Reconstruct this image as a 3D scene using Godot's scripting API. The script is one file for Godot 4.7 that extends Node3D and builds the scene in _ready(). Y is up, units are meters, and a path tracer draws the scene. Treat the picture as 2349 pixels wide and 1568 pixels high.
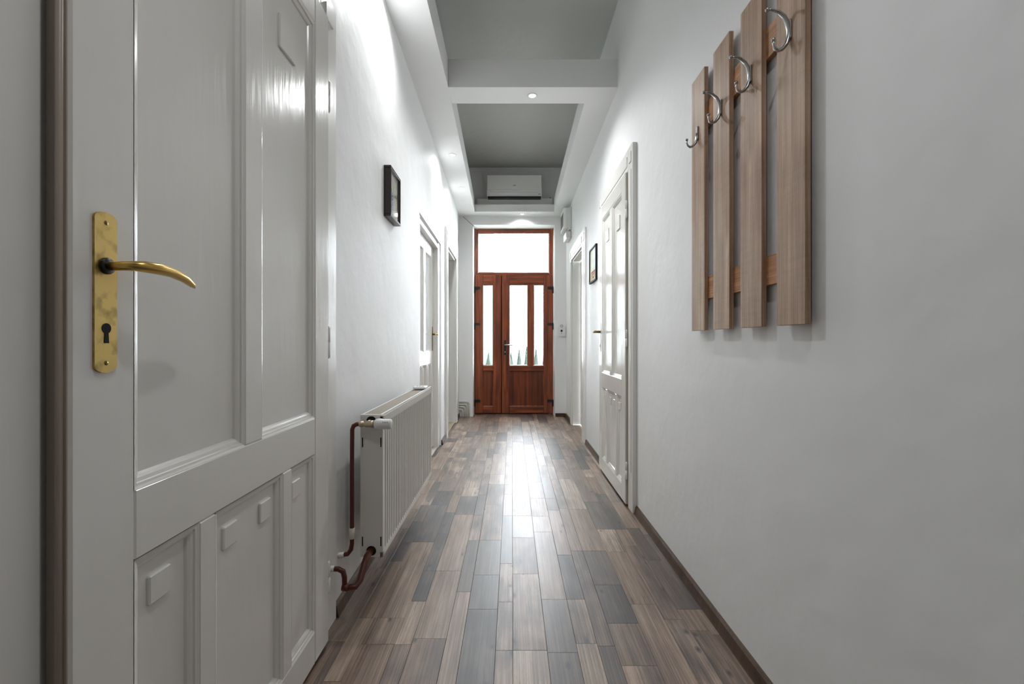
extends Node3D
# Corridor of an old flat. x runs across (right positive), y is up, d (= -z) is the distance down the corridor from the camera.
const XR := 0.815                     # right wall surface
const HC := 3.74                      # old ceiling
var st: SurfaceTool
var mode := ""                        # "" plain, "L" x measured from the left wall into the corridor, "R" the same from the right wall
var uvo := Vector2.ZERO
var uvswap := false
var rng := RandomNumberGenerator.new()
var M := {}
var taken := {}

func XL(d: float) -> float:           # the left wall runs slightly out of parallel
	return -(0.6969 + 0.01477 * d)
func HS(d: float) -> float:           # underside of the dropped border
	return 3.155 - 0.022 * d

# ---------- shapes ----------
func mb(smooth := false) -> void:
	st = SurfaceTool.new()
	st.begin(Mesh.PRIMITIVE_TRIANGLES)
	st.set_smooth_group(0 if smooth else -1)
func P(x: float, y: float, d: float) -> Vector3:
	return Vector3(x, y, -d)
func emap(p: Vector3) -> Vector3:
	if mode == "L":
		return Vector3(XL(-p.z) + p.x, p.y, p.z)
	if mode == "R":
		return Vector3(XR - p.x, p.y, p.z)
	return p
func tri(a: Vector3, b: Vector3, c: Vector3) -> void:      # counter-clockwise seen from outside
	var n := (b - a).cross(c - a).abs()
	var order := [a, c, b] if mode != "R" else [a, b, c]
	for p: Vector3 in order:
		var uv: Vector2
		if n.x >= n.y and n.x >= n.z: uv = Vector2(p.z, p.y)
		elif n.y >= n.z: uv = Vector2(p.x, p.z)
		else: uv = Vector2(p.x, p.y)
		if uvswap: uv = Vector2(uv.y, uv.x)
		st.set_uv(uv + uvo)
		st.add_vertex(emap(p))
func quad(a: Vector3, b: Vector3, c: Vector3, d: Vector3) -> void:
	tri(a, b, c)
	tri(a, c, d)
func tri_out(a: Vector3, b: Vector3, c: Vector3, o: Vector3) -> void:
	var n := (b - a).cross(c - a)
	if n.length_squared() < 1e-16: return
	if n.dot((a + b + c) / 3.0 - o) < 0.0: tri(a, c, b)
	else: tri(a, b, c)
func quad_out(a: Vector3, b: Vector3, c: Vector3, d: Vector3, o: Vector3) -> void:
	tri_out(a, b, c, o)
	tri_out(a, c, d, o)
func hexa(c: Array) -> void:          # corner index = x + 2 y + 4 d
	for f: Array in [[1, 5, 7, 3], [4, 0, 2, 6], [2, 3, 7, 6], [0, 4, 5, 1], [0, 1, 3, 2], [5, 4, 6, 7]]:
		quad(c[f[0]], c[f[1]], c[f[2]], c[f[3]])
func box(x0: float, x1: float, y0: float, y1: float, d0: float, d1: float, b := 0.0) -> void:
	if b <= 0.0:
		var c := []
		for k in 8: c.append(P(x1 if k & 1 else x0, y1 if k & 2 else y0, d1 if k & 4 else d0))
		hexa(c)
		return
	b = minf(b, minf(x1 - x0, minf(y1 - y0, d1 - d0)) * 0.49)
	var o := P((x0 + x1) / 2, (y0 + y1) / 2, (d0 + d1) / 2)
	var lo := Vector3(x0, y0, -d1)
	var hi := Vector3(x1, y1, -d0)
	var v := []                       # v[corner][axis]: the corner's vertex on the face across that axis
	for k in 8:
		var row := []
		for ax in 3:
			var p := Vector3.ZERO
			for a in 3:
				var up := bool(k & (1 << a))
				p[a] = hi[a] if up else lo[a]
				if a != ax: p[a] += -b if up else b
			row.append(p)
		v.append(row)
		tri_out(row[0], row[1], row[2], o)
	for ax in 3:
		var a1 := 1 << ((ax + 1) % 3)
		var a2 := 1 << ((ax + 2) % 3)
		for s in 2:
			var k: int = (1 << ax) * s
			quad_out(v[k][ax], v[k | a1][ax], v[k | a1 | a2][ax], v[k | a2][ax], o)
		for k: int in [0, a1, a2, a1 | a2]:   # edges along ax
			var e: int = k | (1 << ax)
			var p1: int = (ax + 1) % 3
			var p2: int = (ax + 2) % 3
			quad_out(v[k][p1], v[e][p1], v[e][p2], v[k][p2], o)
func frame_of(t: Vector3) -> Basis:
	var u := t.cross(Vector3.UP if absf(t.y) < 0.9 else Vector3.RIGHT).normalized()
	return Basis(u, t.cross(u).normalized(), t)
func tube(pts: Array, rad, seg := 10, flat := Vector2.ONE) -> void:   # rad: number or one for each point
	var rings := []
	var up := Vector3.ZERO
	for i in pts.size():
		var t: Vector3 = ((pts[mini(i + 1, pts.size() - 1)] as Vector3) - (pts[maxi(i - 1, 0)] as Vector3)).normalized()
		if up == Vector3.ZERO: up = frame_of(t).x
		up = (up - t * up.dot(t)).normalized()
		var w := t.cross(up)
		var r: float = rad[i] if rad is Array else rad
		var ring := []
		for k in seg:
			var a := TAU * k / seg
			ring.append((pts[i] as Vector3) + (up * cos(a) * flat.x + w * sin(a) * flat.y) * r)
		rings.append(ring)
	for i in rings.size() - 1:
		for k in seg:
			var j := (k + 1) % seg
			quad(rings[i][k], rings[i][j], rings[i + 1][j], rings[i + 1][k])
	for k in seg:
		var j := (k + 1) % seg
		tri(pts[0], rings[0][j], rings[0][k])
		tri(pts[-1], rings[-1][k], rings[-1][j])
func lathe(o: Vector3, axis: Vector3, prof: Array, seg := 20) -> void:   # prof: [radius, way along the axis]
	var B := frame_of(axis.normalized())
	for i in prof.size() - 1:
		for k in seg:
			var q := []
			for e: Array in [[i, k], [i, k + 1], [i + 1, k + 1], [i + 1, k]]:
				var a: float = TAU * e[1] / seg
				q.append(o + axis.normalized() * prof[e[0]][1] + (B.x * cos(a) + B.y * sin(a)) * prof[e[0]][0])
			if prof[i][0] > 1e-6: tri(q[0], q[1], q[2])
			if prof[i + 1][0] > 1e-6: tri(q[0], q[2], q[3])
func ball(o: Vector3, r: float, seg := 12) -> void:
	var prof := []
	for i in 9: prof.append([maxf(0.0, r * sin(PI * i / 8)), -r * cos(PI * i / 8)])
	lathe(o, Vector3.UP, prof, seg)
func prism(poly: Array, o: Vector3, u: Vector3, v: Vector3, depth: float) -> void:   # poly in u, v; pushed out by depth along u x v
	var n := u.cross(v).normalized() * depth
	var flatp := PackedVector2Array()
	for p: Vector2 in poly: flatp.append(p)
	if Geometry2D.is_polygon_clockwise(flatp): flatp.reverse()
	var idx := Geometry2D.triangulate_polygon(flatp)
	var g := func(p: Vector2) -> Vector3: return o + u * p.x + v * p.y
	for i in range(0, idx.size(), 3):
		var a: Vector2 = flatp[idx[i]]
		var b: Vector2 = flatp[idx[i + 1]]
		var c: Vector2 = flatp[idx[i + 2]]
		if (b - a).cross(c - a) < 0.0:
			var s := b
			b = c
			c = s
		tri(g.call(a) + n, g.call(b) + n, g.call(c) + n)
		tri(g.call(a), g.call(c), g.call(b))
	for i in flatp.size():
		var a: Vector3 = g.call(flatp[i])
		var b: Vector3 = g.call(flatp[(i + 1) % flatp.size()])
		quad(a, b, b + n, a + n)
func rect_rings(y0: float, y1: float, d0: float, d1: float, prof: Array) -> void:   # steps of [inset, x] round a rectangle on a wall
	for i in prof.size() - 1:
		var r := []
		for e: Array in [prof[i], prof[i + 1]]:
			r.append([P(e[1], y0 + e[0], d0 + e[0]), P(e[1], y0 + e[0], d1 - e[0]), P(e[1], y1 - e[0], d1 - e[0]), P(e[1], y1 - e[0], d0 + e[0])])
		for k in 4:
			var j := (k + 1) % 4
			quad(r[0][k], r[0][j], r[1][j], r[1][k])

# ---------- nodes ----------
func obj(called: String, mat: Material, parent: Node = self) -> MeshInstance3D:
	st.generate_normals()
	var o := MeshInstance3D.new()
	o.mesh = st.commit()
	o.material_override = mat
	o.name = called if parent != self else numbered(called)
	parent.add_child(o, true)
	return o
func numbered(called: String) -> String:
	if not taken.has(called):
		taken[called] = 0
		return called
	taken[called] += 1
	return "%s_%03d" % [called, taken[called]]
func thing(called: String, label: String, category: String, at := Vector3.ZERO, kind := "", group := "") -> Node3D:
	var o := Node3D.new()
	o.name = numbered(called)
	add_child(o)
	o.position = at
	tag(o, label, category, kind, group)
	return o
func tag(o: Node, label: String, category: String, kind := "", group := "") -> void:
	o.set_meta("label", label)
	o.set_meta("category", category)
	if kind: o.set_meta("kind", kind)
	if group: o.set_meta("group", group)
func struct_obj(called: String, mat: Material, label: String, category: String) -> MeshInstance3D:
	var o := obj(called, mat)
	tag(o, label, category, "structure")
	return o

# ---------- materials ----------
func noise(s: int, f: float, oct := 3) -> FastNoiseLite:
	var n := FastNoiseLite.new()
	n.seed = s
	n.noise_type = FastNoiseLite.TYPE_SIMPLEX_SMOOTH
	n.frequency = f
	n.fractal_octaves = oct
	return n
func grey(s: int, f: float, w: int, h: int, sx: int, sy: int, oct := 3) -> PackedByteArray:   # noise drawn sx, sy times coarser and stretched to w by h
	var im := noise(s, f, oct).get_seamless_image(maxi(8, w / sx), maxi(8, h / sy))
	im.convert(Image.FORMAT_L8)
	im.resize(w, h, Image.INTERPOLATE_CUBIC)
	return im.get_data()
func wood(s: int, dark: Color, light: Color, streak: float, fine: float, blotch: float, saw: float, knots := 0) -> ImageTexture:   # grain runs along v
	var w := 512
	var h := 1024
	var a := grey(s, 0.012, w, h, 1, 24)
	var b := grey(s + 1, 0.09, w, h, 1, 48, 2)
	var c := grey(s + 2, 0.02, w, h, 4, 8)
	var e := grey(s + 3, 0.08, w, h, 24, 1, 2)
	var fl := grey(s + 4, 0.25, w, h, 1, 12, 2)
	var data := PackedByteArray()
	data.resize(w * h * 3)
	for i in w * h:
		var t := 0.55 + streak * (a[i] / 255.0 - 0.5) + fine * (b[i] / 255.0 - 0.5) + blotch * (c[i] / 255.0 - 0.5) + saw * (e[i] / 255.0 - 0.5)
		if fl[i] > 176: t -= 0.25 * fine
		t = clampf(t, 0.0, 1.0)
		data[3 * i] = int(255 * lerpf(dark.r, light.r, t))
		data[3 * i + 1] = int(255 * lerpf(dark.g, light.g, t))
		data[3 * i + 2] = int(255 * lerpf(dark.b, light.b, t))
	var rk := RandomNumberGenerator.new()
	rk.seed = s
	for k in knots:                    # knots and drying cracks
		var crack := k % 2 == 1
		var cx := rk.randi_range(30, w - 30)
		var cy := rk.randi_range(160, h - 160)
		var rx := rk.randf_range(1.0, 2.2) if crack else rk.randf_range(5.0, 12.0)
		var ry := rk.randf_range(60.0, 140.0) if crack else rk.randf_range(10.0, 24.0)
		var lean := rk.randf_range(-0.06, 0.06)
		for y in range(cy - int(ry * 1.6), cy + int(ry * 1.6)):
			for x in range(cx - 26, cx + 26):
				if y < 0 or y >= h or x < 0 or x >= w: continue
				var r := Vector2((x - cx - lean * (y - cy) - (2.0 * sin(y * 0.09) if crack else 0.0)) / rx, (y - cy) / ry).length()
				var f := 1.0 - 0.6 * clampf(1.25 - r, 0.0, 1.0) - (0.0 if crack else 0.12 * maxf(0.0, sin(r * 7.0)) * clampf(2.2 - r, 0.0, 1.0))
				for c3 in 3: data[3 * (y * w + x) + c3] = int(data[3 * (y * w + x) + c3] * f)
	return ImageTexture.create_from_image(Image.create_from_data(w, h, false, Image.FORMAT_RGB8, data))
func bump(s: int, f: float, oct: int, strength: float, size := 512, sy := 1) -> ImageTexture:
	var im := noise(s, f, oct).get_seamless_image(size, size / sy)
	im.resize(size, size, Image.INTERPOLATE_CUBIC)
	im.convert(Image.FORMAT_RGBA8)
	im.bump_map_to_normal_map(strength)
	return ImageTexture.create_from_image(im)
func mat(called: String, c: Color, rough := 0.6, metal := 0.0) -> StandardMaterial3D:
	var m := StandardMaterial3D.new()
	m.resource_name = called
	m.albedo_color = c
	m.roughness = rough
	m.metallic = metal
	M[called] = m
	return m
func relief(m: StandardMaterial3D, t: Texture2D, scale: Vector3, amount: float) -> void:
	m.normal_enabled = true
	m.normal_texture = t
	m.normal_scale = amount
	m.uv1_triplanar = true
	m.uv1_world_triplanar = true
	m.uv1_scale = scale

func materials() -> void:
	var plaster := bump(3, 0.012, 5, 6.0)
	var brush := bump(8, 0.03, 3, 4.0, 512, 4)
	relief(mat("wall_paint", Color(0.93, 0.932, 0.93), 0.62), plaster, Vector3(0.55, 0.55, 0.55), 0.16)
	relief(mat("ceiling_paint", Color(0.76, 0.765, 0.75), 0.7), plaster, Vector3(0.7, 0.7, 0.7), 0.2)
	relief(mat("gloss_paint", Color(0.885, 0.876, 0.855), 0.2), brush, Vector3(2, 0.8, 2), 0.1)
	relief(mat("worn_paint", Color(0.66, 0.61, 0.56), 0.45), brush, Vector3(2, 0.8, 2), 0.3)
	relief(mat("aged_paint", Color(0.76, 0.73, 0.68), 0.45), brush, Vector3(2, 0.8, 2), 0.2)
	relief(mat("trim_paint", Color(0.9, 0.895, 0.88), 0.3), brush, Vector3(2, 0.8, 2), 0.1)
	mat("radiator_white", Color(0.85, 0.84, 0.815), 0.35)
	mat("radiator_grille", Color(0.74, 0.71, 0.66), 0.5)
	mat("plastic_white", Color(0.9, 0.9, 0.89), 0.35)
	mat("plastic_grey", Color(0.62, 0.63, 0.63), 0.4)
	mat("black", Color(0.03, 0.03, 0.035), 0.4)
	mat("dark_void", Color(0.02, 0.02, 0.02), 0.9)
	mat("brass", Color(0.79, 0.66, 0.38), 0.28, 1.0)
	mat("brass_plate", Color(0.77, 0.68, 0.44), 0.38, 1.0)
	var tarnish := grey(71, 0.03, 256, 256, 1, 1, 4)
	var tim := Image.create(256, 256, false, Image.FORMAT_RGB8)
	for i in 65536:
		var f := 1.0 - 0.22 * clampf((tarnish[i] / 255.0 - 0.5) * 2.5, 0.0, 1.0)
		tim.set_pixel(i % 256, i / 256, Color(f, f * 0.98, f * 0.94))
	M.brass_plate.albedo_texture = ImageTexture.create_from_image(tim)
	M.brass_plate.uv1_scale = Vector3(3.5, 3.5, 3.5)
	mat("old_bronze", Color(0.5, 0.42, 0.26), 0.35, 1.0)
	mat("steel", Color(0.68, 0.68, 0.68), 0.3, 1.0)
	mat("nickel", Color(0.72, 0.66, 0.58), 0.35, 1.0)
	mat("rust_paint", Color(0.33, 0.13, 0.08), 0.35)
	mat("pipe_white", Color(0.84, 0.835, 0.8), 0.4)
	mat("threshold_stone", Color(0.58, 0.55, 0.42), 0.6)
	mat("floor_base", Color(0.2, 0.16, 0.13), 0.7)
	# laminate staves: two grains, several dyes
	var g1 := wood(20, Color(0.55, 0.5, 0.46), Color(1, 0.98, 0.95), 0.5, 0.8, 0.45, 0.0, 10)
	var g2 := wood(40, Color(0.45, 0.4, 0.37), Color(1, 0.97, 0.94), 0.5, 0.7, 1.0, 0.06, 20)
	var dyes := [Color(0.63, 0.55, 0.49), Color(0.58, 0.5, 0.44), Color(0.55, 0.465, 0.4), Color(0.69, 0.62, 0.56), Color(0.51, 0.44, 0.39), Color(0.61, 0.545, 0.5), Color(0.39, 0.34, 0.32), Color(0.33, 0.29, 0.28)]
	M["stave"] = []
	for i in dyes.size():
		for g in 2:
			var m := mat("stave_%d_%d" % [i, g], dyes[i], 0.33)
			m.albedo_texture = [g1, g2][g]
			m.roughness = 0.4 + 0.03 * g
			m.metallic_specular = 0.8
			m.uv1_scale = Vector3(2.4, 0.9, 1)
			M["stave"].append(m)
	var brown := mat("baseboard_wood", Color(0.36, 0.265, 0.19), 0.35)
	brown.albedo_texture = g1
	brown.uv1_scale = Vector3(3, 0.8, 1)
	var oak := wood(60, Color(0.58, 0.44, 0.34), Color(0.86, 0.73, 0.61), 0.6, 0.7, 0.3, 0.12)
	for e: Array in [["oak_board", Color(0.88, 0.88, 0.88)], ["oak_rail", Color(0.92, 0.82, 0.7)]]:
		var m := mat(e[0], e[1], 0.5)
		m.albedo_texture = oak
		m.uv1_scale = Vector3(3.2, 0.9, 1)
	var doorwood := wood(80, Color(0.24, 0.09, 0.04), Color(0.68, 0.36, 0.19), 0.7, 0.45, 0.4, 0.0)
	for e: Array in [["door_wood", Color(0.95, 0.92, 0.9)], ["door_panel_wood", Color(0.8, 0.74, 0.68)]]:
		var m := mat(e[0], e[1], 0.33)
		m.albedo_texture = doorwood
		m.uv1_scale = Vector3(2.2, 0.6, 1)
	mat("rebate_brown", Color(0.14, 0.07, 0.04), 0.5)
	relief(mat("mahogany", Color(0.13, 0.04, 0.03), 0.25), brush, Vector3(2, 2, 2), 0.1)
	mat("frame_black", Color(0.05, 0.055, 0.07), 0.55).metallic_specular = 0.3
	mat("mat_card", Color(0.86, 0.86, 0.85), 0.8)
	var gl := mat("glass", Color(0.9, 0.96, 0.93, 0.06), 0.05)
	gl.transparency = BaseMaterial3D.TRANSPARENCY_ALPHA
	var gp := mat("patterned_glass", Color(0.86, 0.95, 0.9, 0.12), 0.2)
	gp.transparency = BaseMaterial3D.TRANSPARENCY_ALPHA
	var lamp := mat("lamp_glow", Color(1, 1, 1), 0.5)
	lamp.emission_enabled = true
	lamp.emission = Color(1, 0.98, 0.94)
	lamp.emission_energy_multiplier = 6.0
	relief(mat("house_render", Color(0.6, 0.66, 0.61), 0.9), plaster, Vector3(0.5, 0.5, 0.5), 0.4)
	mat("concrete", Color(0.55, 0.55, 0.53), 0.9)
	mat("conifer_green", Color(0.1, 0.16, 0.11), 0.8)
	mat("leaf_red", Color(0.32, 0.16, 0.2), 0.8)

func _ready() -> void:
	rng.seed = 7
	# ----- camera, sky, exposure -----
	var cam := Camera3D.new()
	cam.name = "camera"
	cam.fov = 73.81
	cam.near = 0.02
	cam.position = Vector3(0, 1.12, 0)
	add_child(cam)
	cam.current = true
	var env := Environment.new()
	env.background_mode = Environment.BG_COLOR
	env.background_color = Color(0.94, 0.97, 1.0)
	env.background_energy_multiplier = 34.0
	env.tonemap_mode = Environment.TONE_MAPPER_LINEAR
	env.tonemap_exposure = 1.0
	env.sdfgi_enabled = true
	env.ssao_enabled = true
	env.ssil_enabled = true
	var we := WorldEnvironment.new()
	we.name = "environment"
	we.environment = env
	add_child(we)
	materials()
	shell()
	soffit()
	floor_staves()
	baseboards()
	entrance()
	left_near_door()
	right_door()
	glazed_door()
	left_doorway()
	right_doorway()
	radiator()
	coat_rack()
	pictures()
	air_conditioner()
	wall_devices()
	corner_pipes()
	spotlights()
	outside()

# ---------- setting ----------
func shell() -> void:
	mode = "L"
	mb()
	box(-0.25, 0, 0, HC, -2.6, 3.70)
	box(-0.25, 0, 2.173, HC, 3.70, 4.94)
	box(-0.25, 0, 0, HC, 4.94, 5.37)
	box(-0.25, 0, 2.26, HC, 5.37, 6.30)
	box(-0.25, 0, 0, HC, 6.30, 7.2)
	struct_obj("wall_left", M.wall_paint, "white plastered corridor wall behind the radiator", "wall")
	mode = ""
	mb()
	box(XR, XR + 0.25, 0, HC, -2.6, 5.20)
	box(XR, XR + 0.25, 2.22, HC, 5.20, 6.15)
	box(XR, XR + 0.25, 0, HC, 6.15, 7.2)
	struct_obj("wall_right", M.wall_paint, "white plastered corridor wall carrying the wooden coat rack", "wall")
	mb()
	box(-1.05, -0.587, 0, HC, 6.84, 7.2)
	box(0.645, 1.065, 0, HC, 6.84, 7.2)
	box(-0.587, 0.645, 2.88, HC, 6.84, 7.2)
	struct_obj("wall_end", M.wall_paint, "white end wall with piers round the brown entrance door", "wall")
	mb()
	box(-0.95, 1.065, 0, HC, -2.85, -2.6)
	struct_obj("wall_back", M.wall_paint, "white wall closing the corridor behind the viewer", "wall")
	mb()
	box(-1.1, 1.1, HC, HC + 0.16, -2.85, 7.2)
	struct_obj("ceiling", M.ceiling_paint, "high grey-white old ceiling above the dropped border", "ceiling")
	# rooms behind the open and glazed doors; unseen opening added for sky light
	mb()
	box(-2.9, -2.7, 0, 0.9, 3.2, 5.2)
	box(-2.9, -2.7, 2.2, 2.9, 3.2, 5.2)
	box(-2.9, -2.7, 0.9, 2.2, 3.2, 3.75)
	box(-2.9, -2.7, 0.9, 2.2, 4.2, 5.2)
	box(-2.7, -1.0, 0, 2.9, 5.1, 5.25)
	box(-2.7, -0.97, 0, 2.9, 3.1, 3.25)
	box(-2.9, -0.9, 2.8, 2.95, 3.1, 5.25)
	box(-1.75, -1.65, 0, 2.8, 5.25, 6.5)
	box(-1.7, -1.0, 0, 2.8, 6.4, 6.55)
	box(-1.7, -0.95, 2.7, 2.8, 5.25, 6.5)
	struct_obj("wall_side_rooms", M.wall_paint, "white walls of the side rooms beyond the left doors", "wall")

func soffit() -> void:
	var s := thing("soffit", "white dropped plasterboard border with downlights below the high ceiling", "soffit", Vector3.ZERO, "structure")
	var band := func(xa0: float, xa1: float, xb0: float, xb1: float, d0: float, d1: float, t0: float, t1: float) -> void:
		hexa([P(xa0, HS(d0), d0), P(xa1, HS(d0), d0), P(xa0, HS(d0) + t0, d0), P(xa1, HS(d0) + t0, d0), P(xb0, HS(d1), d1), P(xb1, HS(d1), d1), P(xb0, HS(d1) + t1, d1), P(xb1, HS(d1) + t1, d1)])
	mb()
	band.call(XL(-2.6), -0.492, XL(3.5), -0.492, -2.6, 3.5, 0.215, 0.215)
	obj("left_band", M.wall_paint, s)
	mb()
	band.call(XL(3.5), -0.49, XL(6.6), -0.543, 3.5, 6.6, 0.215, 0.19)
	obj("left_band", M.wall_paint, s)
	mb()
	band.call(-0.492, XR, -0.49, XR, 3.5, 3.73, 0.215, 0.215)
	obj("cross_beam", M.wall_paint, s)
	mb()
	band.call(-0.492, XR, -0.49, XR, 0.3, 0.53, 0.215, 0.215)
	obj("cross_beam", M.wall_paint, s)
	mb()
	band.call(0.592, XR, 0.61, XR, 3.73, 6.6, 0.2, 0.19)
	obj("right_band", M.wall_paint, s)
	mb()
	band.call(XL(6.6), XR, XL(6.84), XR, 6.6, 6.84, 0.105, 0.105)
	obj("end_band", M.wall_paint, s)
	mb()
	box(-0.53, 0.605, 3.11, 3.255, 6.74, 6.84, 0.012)
	obj("cover_strip", M.plastic_white, s)

func floor_staves() -> void:
	mode = ""
	var fl := Node3D.new()
	fl.name = "floor"
	add_child(fl)
	tag(fl, "mixed grey and brown wood laminate floor of narrow staves", "floor", "structure")
	mb()
	box(-1.7, 1.08, -0.12, -0.006, -2.85, 7.2)
	box(-2.7, -0.95, -0.12, -0.005, 3.1, 5.3)
	obj("underlay", M.floor_base, fl)
	var splits := [[0.063, 0.062, 0.063], [0.11, 0.078], [0.076, 0.112], [0.063, 0.125], [0.094, 0.094], [0.05, 0.07, 0.068]]
	var staves := []
	var x := -1.0
	var col := 0
	while x < 0.97:
		var sp: Array = splits[rng.randi() % splits.size()]
		var dj: float = -2.8 + fposmod(col * 0.37 + rng.randf() * 0.1, 1.28) - 1.28
		while dj < 7.15:
			var xx := x
			for w: float in sp:
				var a := dj
				while a < dj + 1.28 - 0.02:
					var l := rng.randf_range(0.22, 0.75)
					var b := minf(a + l, dj + 1.28)
					if dj + 1.28 - b < 0.14: b = dj + 1.28
					var lo := maxf(a, -2.6)
					var hi := minf(b, 7.15)
					if hi - lo > 0.02: staves.append([xx, xx + w, lo, hi])
					a = b
				xx += w
			dj += 1.28
		x += 0.188
		col += 1
	# the 300 that show largest become parts of their own
	var seen := []
	var rest := []
	for s: Array in staves:
		var x0: float = maxf(s[0], XL(s[2]) - 0.02)
		var x1: float = minf(s[1], XR + 0.02)
		var d0: float = maxf(s[2], 1.45)
		if x1 > x0 + 0.01 and s[3] > d0 + 0.03:
			s.append((x1 - x0) * (1.0 / d0 - 1.0 / s[3]) / d0)
			seen.append(s)
		else:
			rest.append(s)
	seen.sort_custom(func(p: Array, q: Array) -> bool: return p[4] > q[4])
	for i in seen.size():
		if i < 295:
			mb()
			stave(seen[i])
			obj("plank", pick_stave(), fl)
		else: rest.append(seen[i])
	var by := {}
	for s: Array in rest:
		var m: Material = pick_stave()
		if not by.has(m): by[m] = []
		by[m].append(s)
	for m: Material in by:
		mb()
		for s: Array in by[m]: stave(s)
		var o := obj("far_planks", m, fl)
		o.set_meta("kind", "stuff")
	uvo = Vector2.ZERO
func pick_stave() -> Material:
	var r := rng.randf()
	var i := rng.randi() % 6
	if r < 0.12: i = 6
	elif r < 0.2: i = 7
	return M.stave[i * 2 + rng.randi() % 2]
func stave(s: Array) -> void:
	var g := 0.0004
	var b := 0.0007
	var y := rng.randf_range(-0.0003, 0.0)
	uvo = Vector2(rng.randf() * 10, rng.randf() * 10)
	var q := []
	for e: Array in [[g, y - b * 0.7], [g + b, y]]:
		q.append([P(s[0] + e[0], e[1], s[2] + e[0]), P(s[1] - e[0], e[1], s[2] + e[0]), P(s[1] - e[0], e[1], s[3] - e[0]), P(s[0] + e[0], e[1], s[3] - e[0])])
	quad(q[1][0], q[1][1], q[1][2], q[1][3])
	for k in 4:
		var j := (k + 1) % 4
		quad(q[0][k], q[0][j], q[1][j], q[1][k])
		quad((q[0][k] as Vector3) + Vector3(0, -0.005, 0), (q[0][j] as Vector3) + Vector3(0, -0.005, 0), q[0][j], q[0][k])

func skirting(x: float, d0: float, d1: float) -> void:   # profile pushed along d, x measured from the wall
	var pr := [[0.0, 0.0], [0.02, 0.0], [0.019, 0.012], [0.0145, 0.034], [0.013, 0.046], [0.006, 0.054], [0.0, 0.055]]
	for i in pr.size() - 1:
		quad(P(x + pr[i][0], pr[i][1], d0), P(x + pr[i][0], pr[i][1], d1), P(x + pr[i + 1][0], pr[i + 1][1], d1), P(x + pr[i + 1][0], pr[i + 1][1], d0))
	for e: float in [d0, d1]:
		for i in range(1, pr.size() - 1):
			tri_out(P(x, 0, e), P(x + pr[i][0], pr[i][1], e), P(x + pr[i + 1][0], pr[i + 1][1], e), P(x, 0.02, (d0 + d1) / 2))
func baseboards() -> void:
	var spans := [["R", -2.6, 2.96, "baseboard_right", "long brown baseboard below the coat rack wall"], ["R", 4.11, 4.98, "baseboard_right", "short brown baseboard under the framed picture by the open white door"],
		["R", 6.27, 6.84, "baseboard_right", "short brown baseboard below the meter box"], ["L", 1.85, 3.69, "baseboard_left", "brown baseboard running behind the radiator"],
		["L", 4.95, 5.24, "baseboard_left", "tiny brown baseboard between the two far left doorways"], ["L", 6.44, 6.84, "baseboard_left", "short brown baseboard next to the bent white pipes"]]
	for s: Array in spans:
		mode = s[0]
		mb()
		skirting(0.0, s[1], s[2])
		struct_obj(s[3], M.baseboard_wood, s[4], "baseboard")
	mode = ""
	mb()
	uvswap = true
	box(0.65, XR - 0.018, 0, 0.052, 6.822, 6.84, 0.004)
	uvswap = false
	struct_obj("baseboard_end", M.baseboard_wood, "brown baseboard on the pier right beside the entrance door", "baseboard")

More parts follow.
